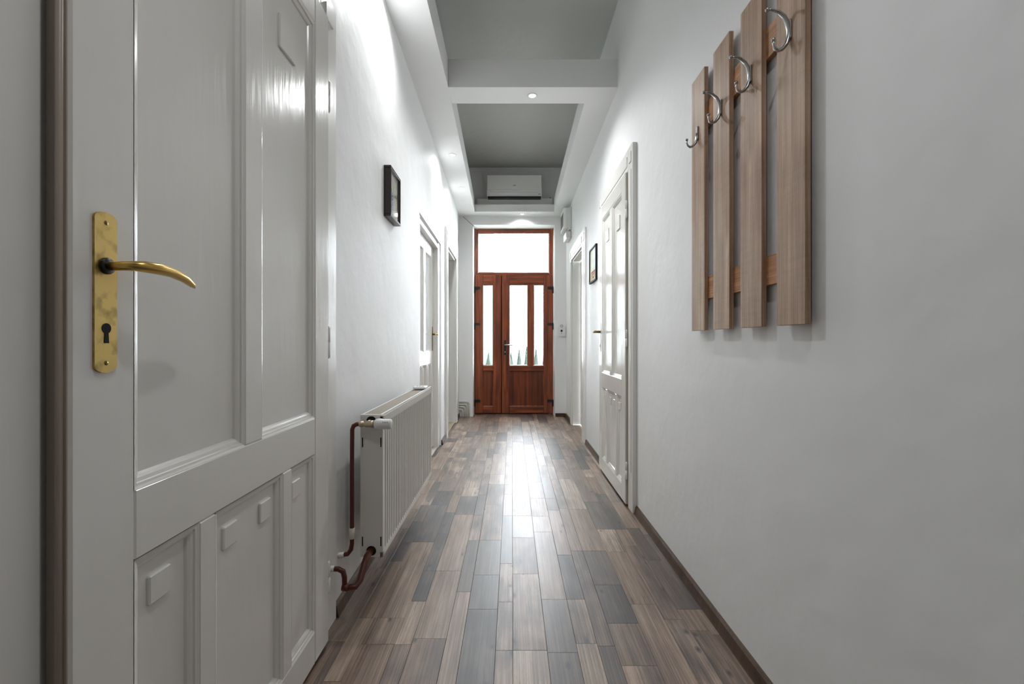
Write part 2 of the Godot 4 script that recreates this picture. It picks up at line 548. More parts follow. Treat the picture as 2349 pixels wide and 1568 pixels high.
# ---------- entrance door ----------
func entrance() -> void:
	mode = ""
	var D := 7.085
	var W: Material = M.door_wood
	var dr := thing("door_1", "brown wooden entrance door with two leaves, glass panes and transom", "door", Vector3.ZERO, "structure")
	var member := func(called: String, x0: float, x1: float, y0: float, y1: float, d0: float, d1: float, across: bool, parent: Node, m: Material) -> MeshInstance3D:
		mb()
		uvswap = across
		uvo = Vector2(rng.randf() * 7, rng.randf() * 7)
		box(x0, x1, y0, y1, d0, d1, 0.006)
		uvswap = false
		return obj(called, m, parent)
	var x0 := -0.587
	var x1 := 0.64
	# fixed frame
	member.call("jamb", x0, -0.532, 0.0, 2.897, D, D + 0.07, false, dr, W)
	member.call("jamb", 0.584, x1, 0.0, 2.897, D, D + 0.07, false, dr, W)
	member.call("head", -0.532, 0.584, 2.823, 2.897, D, D + 0.07, true, dr, W)
	member.call("transom_bar", -0.532, 0.584, 2.155, 2.197, D, D + 0.07, true, dr, W)
	mb()
	rect_ring_xy(-0.532, 0.584, 2.197, 2.823, D, W)
	obj("glazing_bead", W, dr)
	pane(-0.532, 0.584, 2.197, 2.823, D + 0.035, "transom_pane", dr)
	# leaves: [x0, x1, panes, lower panel]
	for lf: Array in [["left_leaf", -0.575, -0.169, [[-0.452, -0.291]]], ["right_leaf", -0.159, 0.632, [[-0.041, 0.248], [0.336, 0.497]]]]:
		var leaf := Node3D.new()
		leaf.name = lf[0]
		dr.add_child(leaf, true)
		var ps: Array = lf[3]
		var a: float = ps[0][0]
		var b: float = ps[-1][1]
		var dd := D - 0.012
		member.call("stile", lf[1], a, 0.012, 2.165, dd, dd + 0.06, false, leaf, W)
		member.call("stile", b, lf[2], 0.012, 2.165, dd, dd + 0.06, false, leaf, W)
		member.call("top_rail", a, b, 2.013, 2.165, dd, dd + 0.06, true, leaf, W)
		member.call("middle_rail", a, b, 0.67, 0.752, dd, dd + 0.06, true, leaf, W)
		member.call("bottom_rail", a, b, 0.012, 0.118, dd, dd + 0.06, true, leaf, W)
		if ps.size() > 1: member.call("mullion", ps[0][1], ps[1][0], 0.752, 2.013, dd, dd + 0.06, false, leaf, W)
		for p: Array in ps:
			pane(p[0], p[1], 0.752, 2.013, dd + 0.03, "pane", leaf)
			mb()
			rect_ring_xy(p[0], p[1], 0.752, 2.013, dd, W)
			obj("glazing_bead", W, leaf)
		member.call("panel", a - 0.004, b + 0.004, 0.114, 0.674, dd + 0.022, dd + 0.045, false, leaf, M.door_panel_wood)
		mb()
		rect_ring_xy(a, b, 0.118, 0.67, dd, W)
		obj("panel_bead", W, leaf)
	mb()
	box(-0.19, -0.138, 0.012, 2.16, D + 0.05, D + 0.062)
	obj("meeting_strip", M.rebate_brown, dr)
	mb()
	box(-0.532, 0.584, 0.0, 0.03, D + 0.05, D + 0.07)
	obj("sill", M.rebate_brown, dr)
	# black hinges
	for s: int in [-1, 1]:
		for y: float in [1.93, 1.365, 0.175]:
			var hx := -0.548 if s < 0 else 0.603
			mb()
			prism([Vector2(-0.04, -0.02), Vector2(0.04, -0.02), Vector2(0.055, -0.01), Vector2(0.055, 0.01), Vector2(0.04, 0.02), Vector2(-0.04, 0.02)] if s < 0 else [Vector2(0.04, -0.02), Vector2(-0.04, -0.02), Vector2(-0.055, -0.01), Vector2(-0.055, 0.01), Vector2(-0.04, 0.02), Vector2(0.04, 0.02)], P(hx, y + 0.03, D - 0.012), Vector3.RIGHT, Vector3.UP, 0.016)
			box(hx - 0.045 if s < 0 else hx + 0.018, hx - 0.018 if s < 0 else hx + 0.045, y - 0.055, y + 0.045, D - 0.034, D - 0.012, 0.006)
			obj("hinge", M.black, dr)
	# handle
	var hd := Node3D.new()
	hd.name = "handle"
	dr.add_child(hd)
	mb()
	box(-0.125, -0.094, 0.92, 1.145, D - 0.022, D - 0.012, 0.004)
	obj("plate", M.black, hd)
	mb(true)
	tube([P(-0.109, 1.075, D - 0.02), P(-0.109, 1.075, D - 0.055), P(-0.1, 1.075, D - 0.066), P(-0.06, 1.074, D - 0.068), P(0.015, 1.071, D - 0.064)], [0.011, 0.01, 0.01, 0.0095, 0.009], 10)
	obj("lever", M.steel, hd)
	mb(true)
	lathe(P(-0.109, 0.965, D - 0.024), Vector3(0, 0, 1), [[0.0, 0.006], [0.01, 0.006], [0.011, 0.0], [0.011, -0.004]].map(func(e: Array) -> Array: return e), 12)
	obj("lock_cylinder", M.steel, hd)
	uvo = Vector2.ZERO
func rect_ring_xy(x0: float, x1: float, y0: float, y1: float, d: float, _m: Material) -> void:   # sloping bead round an opening that faces the corridor
	var pr := [[-0.001, d + 0.001], [0.004, d + 0.004], [0.013, d + 0.02], [0.013, d + 0.03]]
	for i in pr.size() - 1:
		var r := []
		for e: Array in [pr[i], pr[i + 1]]:
			r.append([P(x0 + e[0], y0 + e[0], e[1]), P(x1 - e[0], y0 + e[0], e[1]), P(x1 - e[0], y1 - e[0], e[1]), P(x0 + e[0], y1 - e[0], e[1])])
		for k in 4:
			var j := (k + 1) % 4
			quad(r[0][k], r[0][j], r[1][j], r[1][k])
func pane(x0: float, x1: float, y0: float, y1: float, d: float, called: String, parent: Node) -> void:
	mb()
	quad(P(x0, y0, d), P(x1, y0, d), P(x1, y1, d), P(x0, y1, d))
	obj(called, M.patterned_glass, parent)

# ---------- panelled doors ----------
func panel_leaf(dr: Node3D, dh: float, dg: float, y0: float, y1: float, xf: float, th: float) -> void:   # dh handle edge, dg hinge edge along d; xf front face from the wall
	var w := dg - dh
	var sd := func(s: float) -> float: return dh + w * s
	var seg := func(called: String, s0: float, s1: float, a: float, b: float, parent: Node, m: Material, x0: float, x1: float, bev: float) -> MeshInstance3D:
		var da: float = sd.call(s0)
		var db: float = sd.call(s1)
		mb()
		box(x0, x1, a, b, minf(da, db), maxf(da, db), bev)
		return obj(called, m, parent)
	var G: Material = M.gloss_paint
	var xb := xf - th
	var lock0 := y0 + 0.715
	var lock1 := y0 + 0.84
	var top := y1 - 0.105
	var bot := y0 + 0.11
	seg.call("stile", 0.0, 0.12, y0, y1, dr, G, xb, xf, 0.004)
	seg.call("stile", 0.88, 1.0, y0, y1, dr, G, xb, xf, 0.004)
	seg.call("top_rail", 0.12, 0.88, top, y1, dr, G, xb, xf - 0.0004, 0.003)
	seg.call("lock_rail", 0.12, 0.88, lock0, lock1, dr, G, xb, xf - 0.0004, 0.003)
	seg.call("bottom_rail", 0.12, 0.88, y0, bot, dr, G, xb, xf - 0.0004, 0.003)
	seg.call("muntin", 0.46, 0.54, lock1, top, dr, G, xb, xf - 0.0002, 0.003)
	seg.call("muntin", 0.29, 0.345, bot, lock0, dr, G, xb, xf - 0.0002, 0.003)
	seg.call("muntin", 0.655, 0.71, bot, lock0, dr, G, xb, xf - 0.0002, 0.003)
	seg.call("leaf_edge", -0.002, 0.0, y0, y1, dr, M.worn_paint, xb, xf - 0.004, 0.0)
	seg.call("leaf_edge", 1.0, 1.002, y0, y1, dr, M.aged_paint, xb, xf - 0.004, 0.0)
	if xf > 0.0:
		mb(true)
		var de: float = sd.call(-0.004)
		tube([P((xf + xb) / 2 + 0.004, y0, de), P((xf + xb) / 2 + 0.004, (y0 + y1) / 2, de), P((xf + xb) / 2 + 0.004, y1, de)], 0.005, 10)
		obj("edge_bead", M.worn_paint, dr)
	# panels: s0, s1, y0, y1, ornaments [s centre, y, size]
	var list := [[0.12, 0.46, lock1, top, [[0.29, top - 0.17, 0.1]]], [0.54, 0.88, lock1, top, [[0.71, top - 0.17, 0.1]]],
		[0.12, 0.29, bot, lock0, [[0.195, lock0 - 0.08, 0.055]]], [0.345, 0.655, bot, lock0, [[0.42, lock0 - 0.08, 0.055], [0.58, lock0 - 0.08, 0.055]]], [0.71, 0.88, bot, lock0, [[0.765, lock0 - 0.08, 0.055]]]]
	for p: Array in list:
		var pn: MeshInstance3D = seg.call("panel", p[0] - 0.005, p[1] + 0.005, p[2] - 0.005, p[3] + 0.005, dr, G, xf - 0.03, xf - 0.018, 0.0)
		mb()
		var da: float = sd.call(p[0])
		var db: float = sd.call(p[1])
		rect_rings(p[2], p[3], minf(da, db), maxf(da, db), [[-0.001, xf - 0.001], [0.004, xf - 0.0035], [0.0085, xf - 0.0045], [0.0095, xf - 0.008], [0.016, xf - 0.0095], [0.021, xf - 0.013], [0.024, xf - 0.018]])
		obj("moulding", G, pn)
		for q: Array in p[4]:
			var c: float = sd.call(q[0])
			mb()
			box(xf - 0.02, xf - 0.011, q[1] - q[2] / 2, q[1] + q[2] / 2, c - q[2] / 2, c + q[2] / 2, 0.0025)
			obj("ornament_square", G, pn)
func hinge(dr: Node3D, d: float, y: float, x: float) -> void:
	mb(true)
	lathe(P(x, y, d), Vector3.UP, [[0.0, -0.062], [0.006, -0.06], [0.0085, -0.054], [0.0085, -0.001], [0.0072, 0.0], [0.0085, 0.001], [0.0085, 0.05], [0.006, 0.057], [0.0, 0.059]], 12)
	obj("hinge", M.trim_paint, dr)
func casing(called: String, label: String, d0: float, d1: float, i0: float, i1: float, top: float, itop: float, th: float) -> void:   # boards round an opening: outer d0..d1, inner i0..i1
	var t := thing(called, label, "door casing", Vector3.ZERO, "structure")
	for e: Array in [[d0, i0], [i1, d1]]:
		mb()
		box(0, th, 0, top, e[0], e[1], 0.003)
		obj("side_board", M.trim_paint, t)
		mb()
		var w: float = e[1] - e[0]
		box(th - 0.002, th + 0.005, 0.26, itop - 0.02, e[0] + w * 0.25, e[0] + w * 0.72, 0.002)
		obj("raised_band", M.trim_paint, t)
		mb()
		box(th - 0.002, th + 0.006, itop + 0.03, top - 0.045, e[0] + w * 0.25, e[0] + w * 0.72, 0.002)
		obj("corner_block", M.trim_paint, t)
	mb()
	box(0, th - 0.0004, itop, top, i0, i1, 0.003)
	obj("head_board", M.trim_paint, t)
	mb()
	box(th - 0.002, th + 0.005, itop + 0.03, top - 0.045, i0 + 0.02, i1 - 0.02, 0.002)
	obj("raised_band", M.trim_paint, t)

func left_near_door() -> void:
	mode = "L"
	var dr := thing("door_2", "large white gloss panelled door with brass lever handle in front of camera", "door", Vector3.ZERO, "structure")
	panel_leaf(dr, 0.681, 1.678, 0.02, 2.315, 0.046, 0.034)
	for y: float in [2.03, 1.12, 0.25]: hinge(dr, 1.686, y, 0.04)
	var hd := Node3D.new()
	hd.name = "handle"
	dr.add_child(hd)
	var hx := 0.046
	mb()
	var pl := []
	for k in 9: pl.append(Vector2(0.021 * cos(PI * k / 8), 0.118 + 0.012 * sin(PI * k / 8)))
	for k in 9: pl.append(Vector2(-0.021 * cos(PI * k / 8), -0.118 - 0.012 * sin(PI * k / 8)))
	prism(pl, P(hx, 1.2, 0.738), Vector3(0, 0, -1), Vector3.UP, 0.004)
	obj("plate", M.brass_plate, hd)
	mb(true)
	lathe(P(hx + 0.003, 1.243, 0.738), Vector3.RIGHT, [[0.0, 0.006], [0.0125, 0.006], [0.0135, 0.004], [0.0135, 0.0]].map(func(e: Array) -> Array: return e), 16)
	obj("collar", M.black, hd)
	mb(true)
	tube([P(hx + 0.006, 1.243, 0.738), P(hx + 0.03, 1.243, 0.738), P(hx + 0.046, 1.2435, 0.74), P(hx + 0.056, 1.244, 0.75), P(hx + 0.059, 1.2445, 0.775), P(hx + 0.058, 1.243, 0.81), P(hx + 0.055, 1.2375, 0.845), P(hx + 0.051, 1.229, 0.872), P(hx + 0.048, 1.224, 0.884)], [0.0088, 0.0092, 0.01, 0.0115, 0.012, 0.0105, 0.009, 0.006, 0.001], 14, Vector2(1.0, 0.8))
	obj("lever", M.brass, hd)
	mb()
	var kh := []
	for k in 15:
		var a := -1.15 + (TAU - 0.85) * k / 14.0
		kh.append(Vector2(0.0085 * cos(a), 0.0085 * sin(a)))
	kh.append(Vector2(-0.0045, -0.024))
	kh.append(Vector2(0.0045, -0.024))
	prism(kh, P(hx + 0.0035, 1.142, 0.738), Vector3(0, 0, -1), Vector3.UP, 0.0012)
	obj("keyhole", M.dark_void, hd)
	for y: float in [1.313, 1.086]:
		mb(true)
		lathe(P(hx + 0.0035, y, 0.738), Vector3.RIGHT, [[0.0, 0.0015], [0.0035, 0.0012], [0.0045, 0.0]].map(func(e: Array) -> Array: return e), 10)
		obj("screw", M.old_bronze, hd)
	casing("trim_1", "white wooden casing round the near left panelled door", 0.5, 1.845, 0.672, 1.69, 2.46, 2.325, 0.012)

func right_door() -> void:
	mode = "R"
	var dr := thing("door_3", "white panelled door with visible hinges on the right wall", "door", Vector3.ZERO, "structure")
	panel_leaf(dr, 4.0, 3.09, 0.02, 2.27, 0.047, 0.034)
	for y: float in [2.02, 1.145, 0.25]: hinge(dr, 3.083, y, 0.04)
	var hd := Node3D.new()
	hd.name = "handle"
	dr.add_child(hd)
	mb()
	box(0.046, 0.051, 1.037, 1.286, 3.93, 3.968, 0.002)
	obj("plate", M.steel, hd)
	mb(true)
	tube([P(0.05, 1.208, 3.95), P(0.085, 1.208, 3.95), P(0.1, 1.208, 3.945), P(0.107, 1.208, 3.93), P(0.108, 1.21, 3.89), P(0.104, 1.207, 3.83)], [0.012, 0.0095, 0.0105, 0.012, 0.011, 0.009], 12)
	obj("lever", M.old_bronze, hd)
	mb()
	box(0.05, 0.053, 1.075, 1.1, 3.944, 3.954)
	obj("keyhole", M.dark_void, hd)
	casing("trim_2", "white wooden casing round the hinged door on the right", 2.965, 4.1, 3.08, 4.008, 2.424, 2.28, 0.03)

func glazed_door() -> void:
	mode = "L"
	var dr := thing("door_4", "white half-glazed door set back in the left wall past the radiator", "door", Vector3.ZERO, "structure")
	var G: Material = M.gloss_paint
	var fx := -0.062
	var part := func(called: String, x0: float, x1: float, y0: float, y1: float, d0: float, d1: float, m: Material, parent: Node) -> MeshInstance3D:
		mb()
		box(x0, x1, y0, y1, d0, d1, 0.003)
		return obj(called, m, parent)
	part.call("stile", fx - 0.04, fx, 0.03, 2.104, 3.79, 3.9, G, dr)
	part.call("stile", fx - 0.04, fx, 0.03, 2.104, 4.67, 4.795, G, dr)
	part.call("top_rail", fx - 0.04, fx, 2.0, 2.104, 3.9, 4.67, G, dr)
	part.call("lock_rail", fx - 0.04, fx, 0.9, 1.026, 3.9, 4.67, G, dr)
	part.call("bottom_rail", fx - 0.04, fx, 0.03, 0.16, 3.9, 4.67, G, dr)
	part.call("muntin", fx - 0.04, fx, 1.026, 2.0, 4.237, 4.333, G, dr)
	part.call("muntin", fx - 0.04, fx, 0.16, 0.9, 4.12, 4.18, G, dr)
	part.call("muntin", fx - 0.04, fx, 0.16, 0.9, 4.39, 4.45, G, dr)
	for p: Array in [[3.9, 4.237], [4.333, 4.67]]:
		mb()
		quad(P(fx - 0.022, 1.026, p[0]), P(fx - 0.022, 1.026, p[1]), P(fx - 0.022, 2.0, p[1]), P(fx - 0.022, 2.0, p[0]))
		obj("pane", M.glass, dr)
		mb()
		rect_rings(1.026, 2.0, p[0], p[1], [[-0.001, fx - 0.001], [0.008, fx - 0.006], [0.012, fx - 0.02], [0.012, fx - 0.03]])
		obj("glazing_bead", G, dr)
	for p: Array in [[3.9, 4.12], [4.18, 4.39], [4.45, 4.67]]:
		var pn: MeshInstance3D = part.call("panel", fx - 0.035, fx - 0.018, 0.155, 0.905, p[0] - 0.004, p[1] + 0.004, G, dr)
		mb()
		rect_rings(0.16, 0.9, p[0], p[1], [[-0.001, fx - 0.001], [0.008, fx - 0.004], [0.016, fx - 0.009], [0.022, fx - 0.018]])
		obj("moulding", G, pn)
	var hd := Node3D.new()
	hd.name = "handle"
	dr.add_child(hd)
	part.call("plate", fx, fx + 0.004, 1.03, 1.28, 4.715, 4.75, M.old_bronze, hd)
	mb(true)
	tube([P(fx + 0.003, 1.2, 4.732), P(fx + 0.04, 1.2, 4.732), P(fx + 0.055, 1.2, 4.725), P(fx + 0.06, 1.2, 4.7), P(fx + 0.058, 1.198, 4.62)], [0.01, 0.009, 0.011, 0.011, 0.008], 10)
	obj("lever", M.brass, hd)
	# lining of the recess
	var t := thing("trim_3", "white wooden frame lining the recess of the half-glazed door", "door frame", Vector3.ZERO, "structure")
	part.call("side_board", -0.1, -0.012, 0.0, 2.173, 4.80, 4.90, M.trim_paint, t)
	part.call("side_board", -0.1, -0.012, 0.0, 2.173, 3.70, 3.785, M.trim_paint, t)
	part.call("head_board", -0.1, -0.012, 2.108, 2.15, 3.785, 4.80, M.trim_paint, t)
	part.call("threshold", -0.12, -0.02, 0.0, 0.02, 3.785, 4.80, M.worn_paint, t)

func left_doorway() -> void:
	mode = "L"
	casing("trim_4", "white wooden casing round the far left open doorway", 5.257, 6.43, 5.37, 6.3, 2.46, 2.26, 0.024)
	var t := thing("trim_5", "white lining boards inside the far left open doorway", "door frame", Vector3.ZERO, "structure")
	for e: Array in [["side_lining", -0.25, -0.001, 0.0, 2.24, 6.272, 6.3], ["side_lining", -0.25, -0.001, 0.0, 2.24, 5.37, 5.395], ["head_lining", -0.25, -0.001, 2.24, 2.26, 5.395, 6.272]]:
		mb()
		box(e[1], e[2], e[3], e[4], e[5], e[6], 0.002)
		obj(e[0], M.trim_paint, t)
	mb()
	box(-0.24, -0.005, 0.0, 0.014, 5.395, 6.272, 0.004)
	obj("threshold", M.threshold_stone, t)
	for y: float in [1.12 + 14 * 0.00515, 1.12 - 3 * 0.00515]:
		mb()
		box(0.0235, 0.026, y - 0.015, y + 0.02, 5.362, 5.37)
		obj("latch_slot", M.dark_void, t)

func right_doorway() -> void:
	mode = "R"
	casing("trim_6", "white wooden casing round the far right doorway below the meter box", 4.985, 6.26, 5.2, 6.15, 2.38, 2.22, 0.018)
	var t := thing("trim_7", "white lining boards of the deep far right doorway", "door frame", Vector3.ZERO, "structure")
	for e: Array in [["side_lining", -0.16, -0.001, 0.0, 2.2, 6.125, 6.15], ["side_lining", -0.16, -0.001, 0.0, 2.2, 5.2, 5.225], ["head_lining", -0.16, -0.001, 2.2, 2.22, 5.225, 6.125]]:
		mb()
		box(e[1], e[2], e[3], e[4], e[5], e[6], 0.002)
		obj(e[0], M.trim_paint, t)
	var dr := thing("door_5", "closed white panelled door deep inside the far right doorway", "door", Vector3.ZERO, "structure")
	panel_leaf(dr, 5.235, 6.115, 0.015, 2.19, -0.1, 0.034)

# ---------- things ----------
func radiator() -> void:
	mode = ""
	var d0 := 1.93
	var d1 := 3.14
	var y0 := 0.209
	var y1 := 0.809
	var xf := -0.548
	var xb := -0.643
	var sx := -0.007                    # set slightly off parallel
	var X := func(x: float, d: float) -> float: return x + sx * (d - d0) / (d1 - d0)
	var t := thing("radiator", "white ribbed panel radiator hung on the left wall", "radiator")
	var slab := func(x0: float, x1: float, a: float, b: float, e0: float, e1: float) -> void:
		var c := []
		for k in 8:
			var d: float = e1 if k & 4 else e0
			c.append(P(X.call(x1 if k & 1 else x0, d), b if k & 2 else a, d))
		hexa(c)
	# front plate pressed into upright ribs
	mb()
	var n := 36
	var pitch := (d1 - d0 - 0.04) / n
	var prof := [[0.0, 0.0], [0.3, 0.0], [0.42, -0.009], [0.88, -0.009], [1.0, 0.0]]
	var ribtop := y1 - 0.05
	var ribbot := y0 + 0.035
	for i in n:
		for k in prof.size() - 1:
			var da: float = d0 + 0.02 + (i + prof[k][0]) * pitch
			var db: float = d0 + 0.02 + (i + prof[k + 1][0]) * pitch
			var xa: float = X.call(xf + prof[k][1], da)
			var xc: float = X.call(xf + prof[k + 1][1], db)
			quad(P(xa, ribbot, da), P(xc, ribbot, db), P(xc, ribtop, db), P(xa, ribtop, da))
			# run-outs at both ends of each rib
			quad(P(X.call(xf, da), y0 + 0.02, da), P(X.call(xf, db), y0 + 0.02, db), P(xc, ribbot, db), P(xa, ribbot, da))
			quad(P(xa, ribtop, da), P(xc, ribtop, db), P(X.call(xf, db), ribtop + 0.014, db), P(X.call(xf, da), ribtop + 0.014, da))
	slab.call(xf - 0.012, xf, y0, y0 + 0.02, d0, d1)
	slab.call(xf - 0.012, xf, ribtop + 0.014, y1 - 0.004, d0, d1)
	slab.call(xf - 0.012, xf, y0, y1 - 0.004, d0, d0 + 0.02)
	slab.call(xf - 0.012, xf, y0, y1 - 0.004, d1 - 0.02, d1)
	obj("front_plate", M.radiator_white, t)
	mb()
	slab.call(xb, xb + 0.012, y0 + 0.01, y1 - 0.01, d0 + 0.01, d1 - 0.01)
	obj("back_plate", M.radiator_white, t)
	for e: Array in [[d0, d0 + 0.002], [d1 - 0.002, d1]]:
		mb()
		slab.call(xb, xf - 0.012, y0, y1 - 0.004, e[0], e[1])
		obj("side_cover", M.radiator_white, t)
	# top: rim and grille
	mb()
	slab.call(xf - 0.012, xf - 0.002, y1 - 0.004, y1 + 0.004, d0, d1)
	slab.call(xb, xb + 0.006, y1 - 0.004, y1 + 0.002, d0, d1)
	slab.call(xb, xf, y1 - 0.004, y1 + 0.003, d0 - 0.001, d0 + 0.008)
	slab.call(xb, xf, y1 - 0.004, y1 + 0.003, d1 - 0.008, d1 + 0.001)
	obj("top_rim", M.plastic_white, t)
	mb()
	slab.call(xb + 0.006, xf - 0.02, y1 - 0.02, y1 - 0.004, d0 + 0.008, d1 - 0.008)
	for k in 118:
		var d := d0 + 0.014 + k * 0.01
		slab.call(xb + 0.008, xf - 0.022, y1 - 0.004, y1 - 0.001, d, d + 0.005)
	obj("grille", M.radiator_grille, t)
	for e: Array in [[-0.634, 0.695], [-0.556, 0.695], [-0.634, 0.275], [-0.556, 0.275]]:
		mb()
		box(e[0] - 0.002, e[0] + 0.0025, e[1] - 0.02, e[1] + 0.02, d0 - 0.0012, d0 + 0.001)
		obj("slot", M.dark_void, t)
	for y: float in [0.785, 0.235]:
		mb(true)
		lathe(P(-0.597, y, d0), Vector3(0, 0, 1), [[0.0, 0.0012], [0.02, 0.0012], [0.021, 0.0]].map(func(e: Array) -> Array: return e), 20)
		obj("port", M.dark_void, t)
	# valve with thermostat head
	var v := Node3D.new()
	v.name = "thermostat_valve"
	t.add_child(v)
	mb(true)
	lathe(P(-0.638, 0.778, 1.9), Vector3.RIGHT, [[0.0, 0.0], [0.011, 0.0], [0.013, 0.003], [0.013, 0.016], [0.0105, 0.018], [0.0105, 0.022], [0.014, 0.026], [0.014, 0.046], [0.016, 0.05], [0.016, 0.06], [0.011, 0.062], [0.0, 0.07]], 8)
	tube([P(-0.6, 0.78, 1.9), P(-0.6, 0.782, 1.935)], 0.012, 12)
	obj("valve_body", M.nickel, v)
	mb(true)
	lathe(P(-0.573, 0.778, 1.9), Vector3.RIGHT, [[0.0, 0.0], [0.017, 0.0], [0.0215, 0.008], [0.0225, 0.012], [0.0225, 0.03], [0.0205, 0.032], [0.0205, 0.066], [0.018, 0.07], [0.0, 0.071]], 24)
	obj("thermostat_head", M.plastic_white, v)
	for k in 24:
		var a := TAU * k / 24
		for i in [0, 1, 2, 3]:
			if k % 8 > 4: continue
			mb()
			var c := P(-0.573 + 0.039 + i * 0.0065, 0.778 + 0.0203 * sin(a), 1.9 - 0.0203 * cos(a))
			box(c.x - 0.0012, c.x + 0.0012, c.y - 0.0024, c.y + 0.0024, -c.z - 0.0024, -c.z + 0.0024)
			if k % 8 == 2: obj("vent_slot", M.plastic_grey, v)
	# pipes
	mb(true)
	tube([P(-0.632, 0.778, 1.9), P(-0.648, 0.777, 1.9), P(-0.661, 0.77, 1.9), P(-0.667, 0.755, 1.9), P(-0.668, 0.6, 1.9), P(-0.668, 0.28, 1.9), P(-0.672, 0.255, 1.9), P(-0.685, 0.236, 1.9), P(-0.735, 0.228, 1.9)], [0.009, 0.009, 0.0095, 0.009, 0.009, 0.009, 0.0095, 0.009, 0.009], 12)
	obj("flow_pipe", M.rust_paint, t)
	mb(true)
	tube([P(-0.6, 0.235, 1.935), P(-0.6, 0.232, 1.885), P(-0.602, 0.215, 1.86), P(-0.606, 0.17, 1.815), P(-0.616, 0.158, 1.79), P(-0.645, 0.16, 1.782)], [0.014, 0.014, 0.014, 0.013, 0.012, 0.012], 12)
	tube([P(-0.64, 0.16, 1.782), P(-0.664, 0.162, 1.782)], 0.015, 8)
	tube([P(-0.655, 0.155, 1.782), P(-0.656, 0.2, 1.782), P(-0.661, 0.222, 1.782), P(-0.68, 0.232, 1.782), P(-0.735, 0.234, 1.782)], [0.01, 0.01, 0.0105, 0.01, 0.01], 12)
	obj("return_pipe", M.rust_paint, t)
	for e: Array in [[P(-0.668, 0.345, 1.9), P(-0.668, 0.3, 1.9)], [P(-0.7, 0.2325, 1.9), P(-0.73, 0.2285, 1.9)], [P(-0.695, 0.2327, 1.782), P(-0.73, 0.2338, 1.782)]]:
		mb(true)
		tube([e[0], (e[0] + e[1]) / 2.0, e[1]], 0.0112, 12)
		obj("paint_patch", M.pipe_white, t)
	# small white device on top
	var r := thing("remote_control", "small white plastic controller lying on the far end of the radiator", "remote", P(-0.6, 0.8135, 2.97))
	mb()
	box(-0.04, 0.04, 0.0, 0.018, -0.03, 0.06, 0.005)
	obj("case", M.plastic_white, r)
	for k in 3:
		mb()
		box(-0.024 + k * 0.018, -0.012 + k * 0.018, 0.0175, 0.0205, -0.005, 0.015, 0.001)
		obj("button", M.plastic_grey, r)

func coat_rack() -> void:
	mode = "R"
	var t := thing("coat_rack", "oak slat coat rack with four metal hooks on the right wall", "coat rack")
	for e: Array in [[1.297, 1.387], [2.003, 2.1]]:
		mb()
		uvswap = true
		uvo = Vector2(rng.randf() * 5, rng.randf() * 5)
		box(0.001, 0.018, e[0], e[1], 1.26, 1.965, 0.0008)
		uvswap = false
		obj("rail", M.oak_rail, t)
	var k := 0
	for far: float in [1.977, 1.766, 1.555, 1.343]:
		mb()
		uvo = Vector2(rng.randf() * 5, rng.randf() * 5)
		box(0.018, 0.034, 1.168, 2.238, far - 0.13, far, 0.0008)
		obj("slat", M.oak_board, t)
		var c := far - 0.065
		var pts := [[0.096, 2.052], [0.082, 2.0515], [0.066, 2.046], [0.051, 2.033], [0.042, 2.015], [0.038, 1.995], [0.039, 1.974], [0.045, 1.955], [0.056, 1.942], [0.067, 1.938], [0.077, 1.944], [0.081, 1.956], [0.081, 1.966]]
		var rad := [0.0035, 0.0045, 0.0055, 0.0068, 0.0078, 0.0082, 0.008, 0.0074, 0.0066, 0.006, 0.0052, 0.0045, 0.004]
		var from := 5 if k == 0 else 0
		var path := []
		for i in range(from, pts.size()): path.append(P(pts[i][0], pts[i][1], c))
		mb(true)
		tube(path, rad.slice(from), 12, Vector2(1.0, 0.75))
		var hk := obj("hook", M.steel, t)
		for e: Array in ([[0.081, 1.968]] if k == 0 else [[0.081, 1.968], [0.098, 2.052]]):
			mb(true)
			ball(P(e[0], e[1], c), 0.0062)
			obj("knob", M.steel, hk)
		mb()
		box(0.033, 0.04, 1.968, 2.024, c - 0.009, c + 0.009, 0.003)
		obj("base", M.steel, hk)
		k += 1
	uvo = Vector2.ZERO

func print_mat(called: String, im: Image) -> StandardMaterial3D:
	var m := mat(called, Color.WHITE, 0.6)
	m.albedo_texture = ImageTexture.create_from_image(im)
	m.texture_repeat = false
	m.metallic_specular = 0.3
	return m
func framed(t: Node3D, y0: float, y1: float, d0: float, d1: float, th: float, w: float, fm: Material, pm: Material, glazed: bool) -> void:
	for e: Array in [[y0, y0 + w, d0, d1], [y1 - w, y1, d0, d1], [y0 + w, y1 - w, d0, d0 + w], [y0 + w, y1 - w, d1 - w, d1]]:
		mb()
		box(0.0, th, e[0], e[1], e[2], e[3], 0.002)
		obj("frame_bar", fm, t)
	mb()
	var x := th * 0.55
	var q := [P(x, y0 + w, d0 + w), P(x, y0 + w, d1 - w), P(x, y1 - w, d1 - w), P(x, y1 - w, d0 + w)]
	var uv := [Vector2(0, 1), Vector2(1, 1), Vector2(1, 0), Vector2(0, 0)]
	for i: int in ([0, 2, 1, 0, 3, 2] if mode != "R" else [0, 1, 2, 0, 2, 3]):
		st.set_uv(uv[i] if mode != "R" else Vector2(1.0 - uv[i].x, uv[i].y))
		st.add_vertex(emap(q[i]))
	obj("print", pm, t)
	if not glazed: return
	mb()
	x = th * 0.8
	quad(P(x, y0 + w, d0 + w), P(x, y0 + w, d1 - w), P(x, y1 - w, d1 - w), P(x, y1 - w, d0 + w))
	obj("glass", M.glass, t)
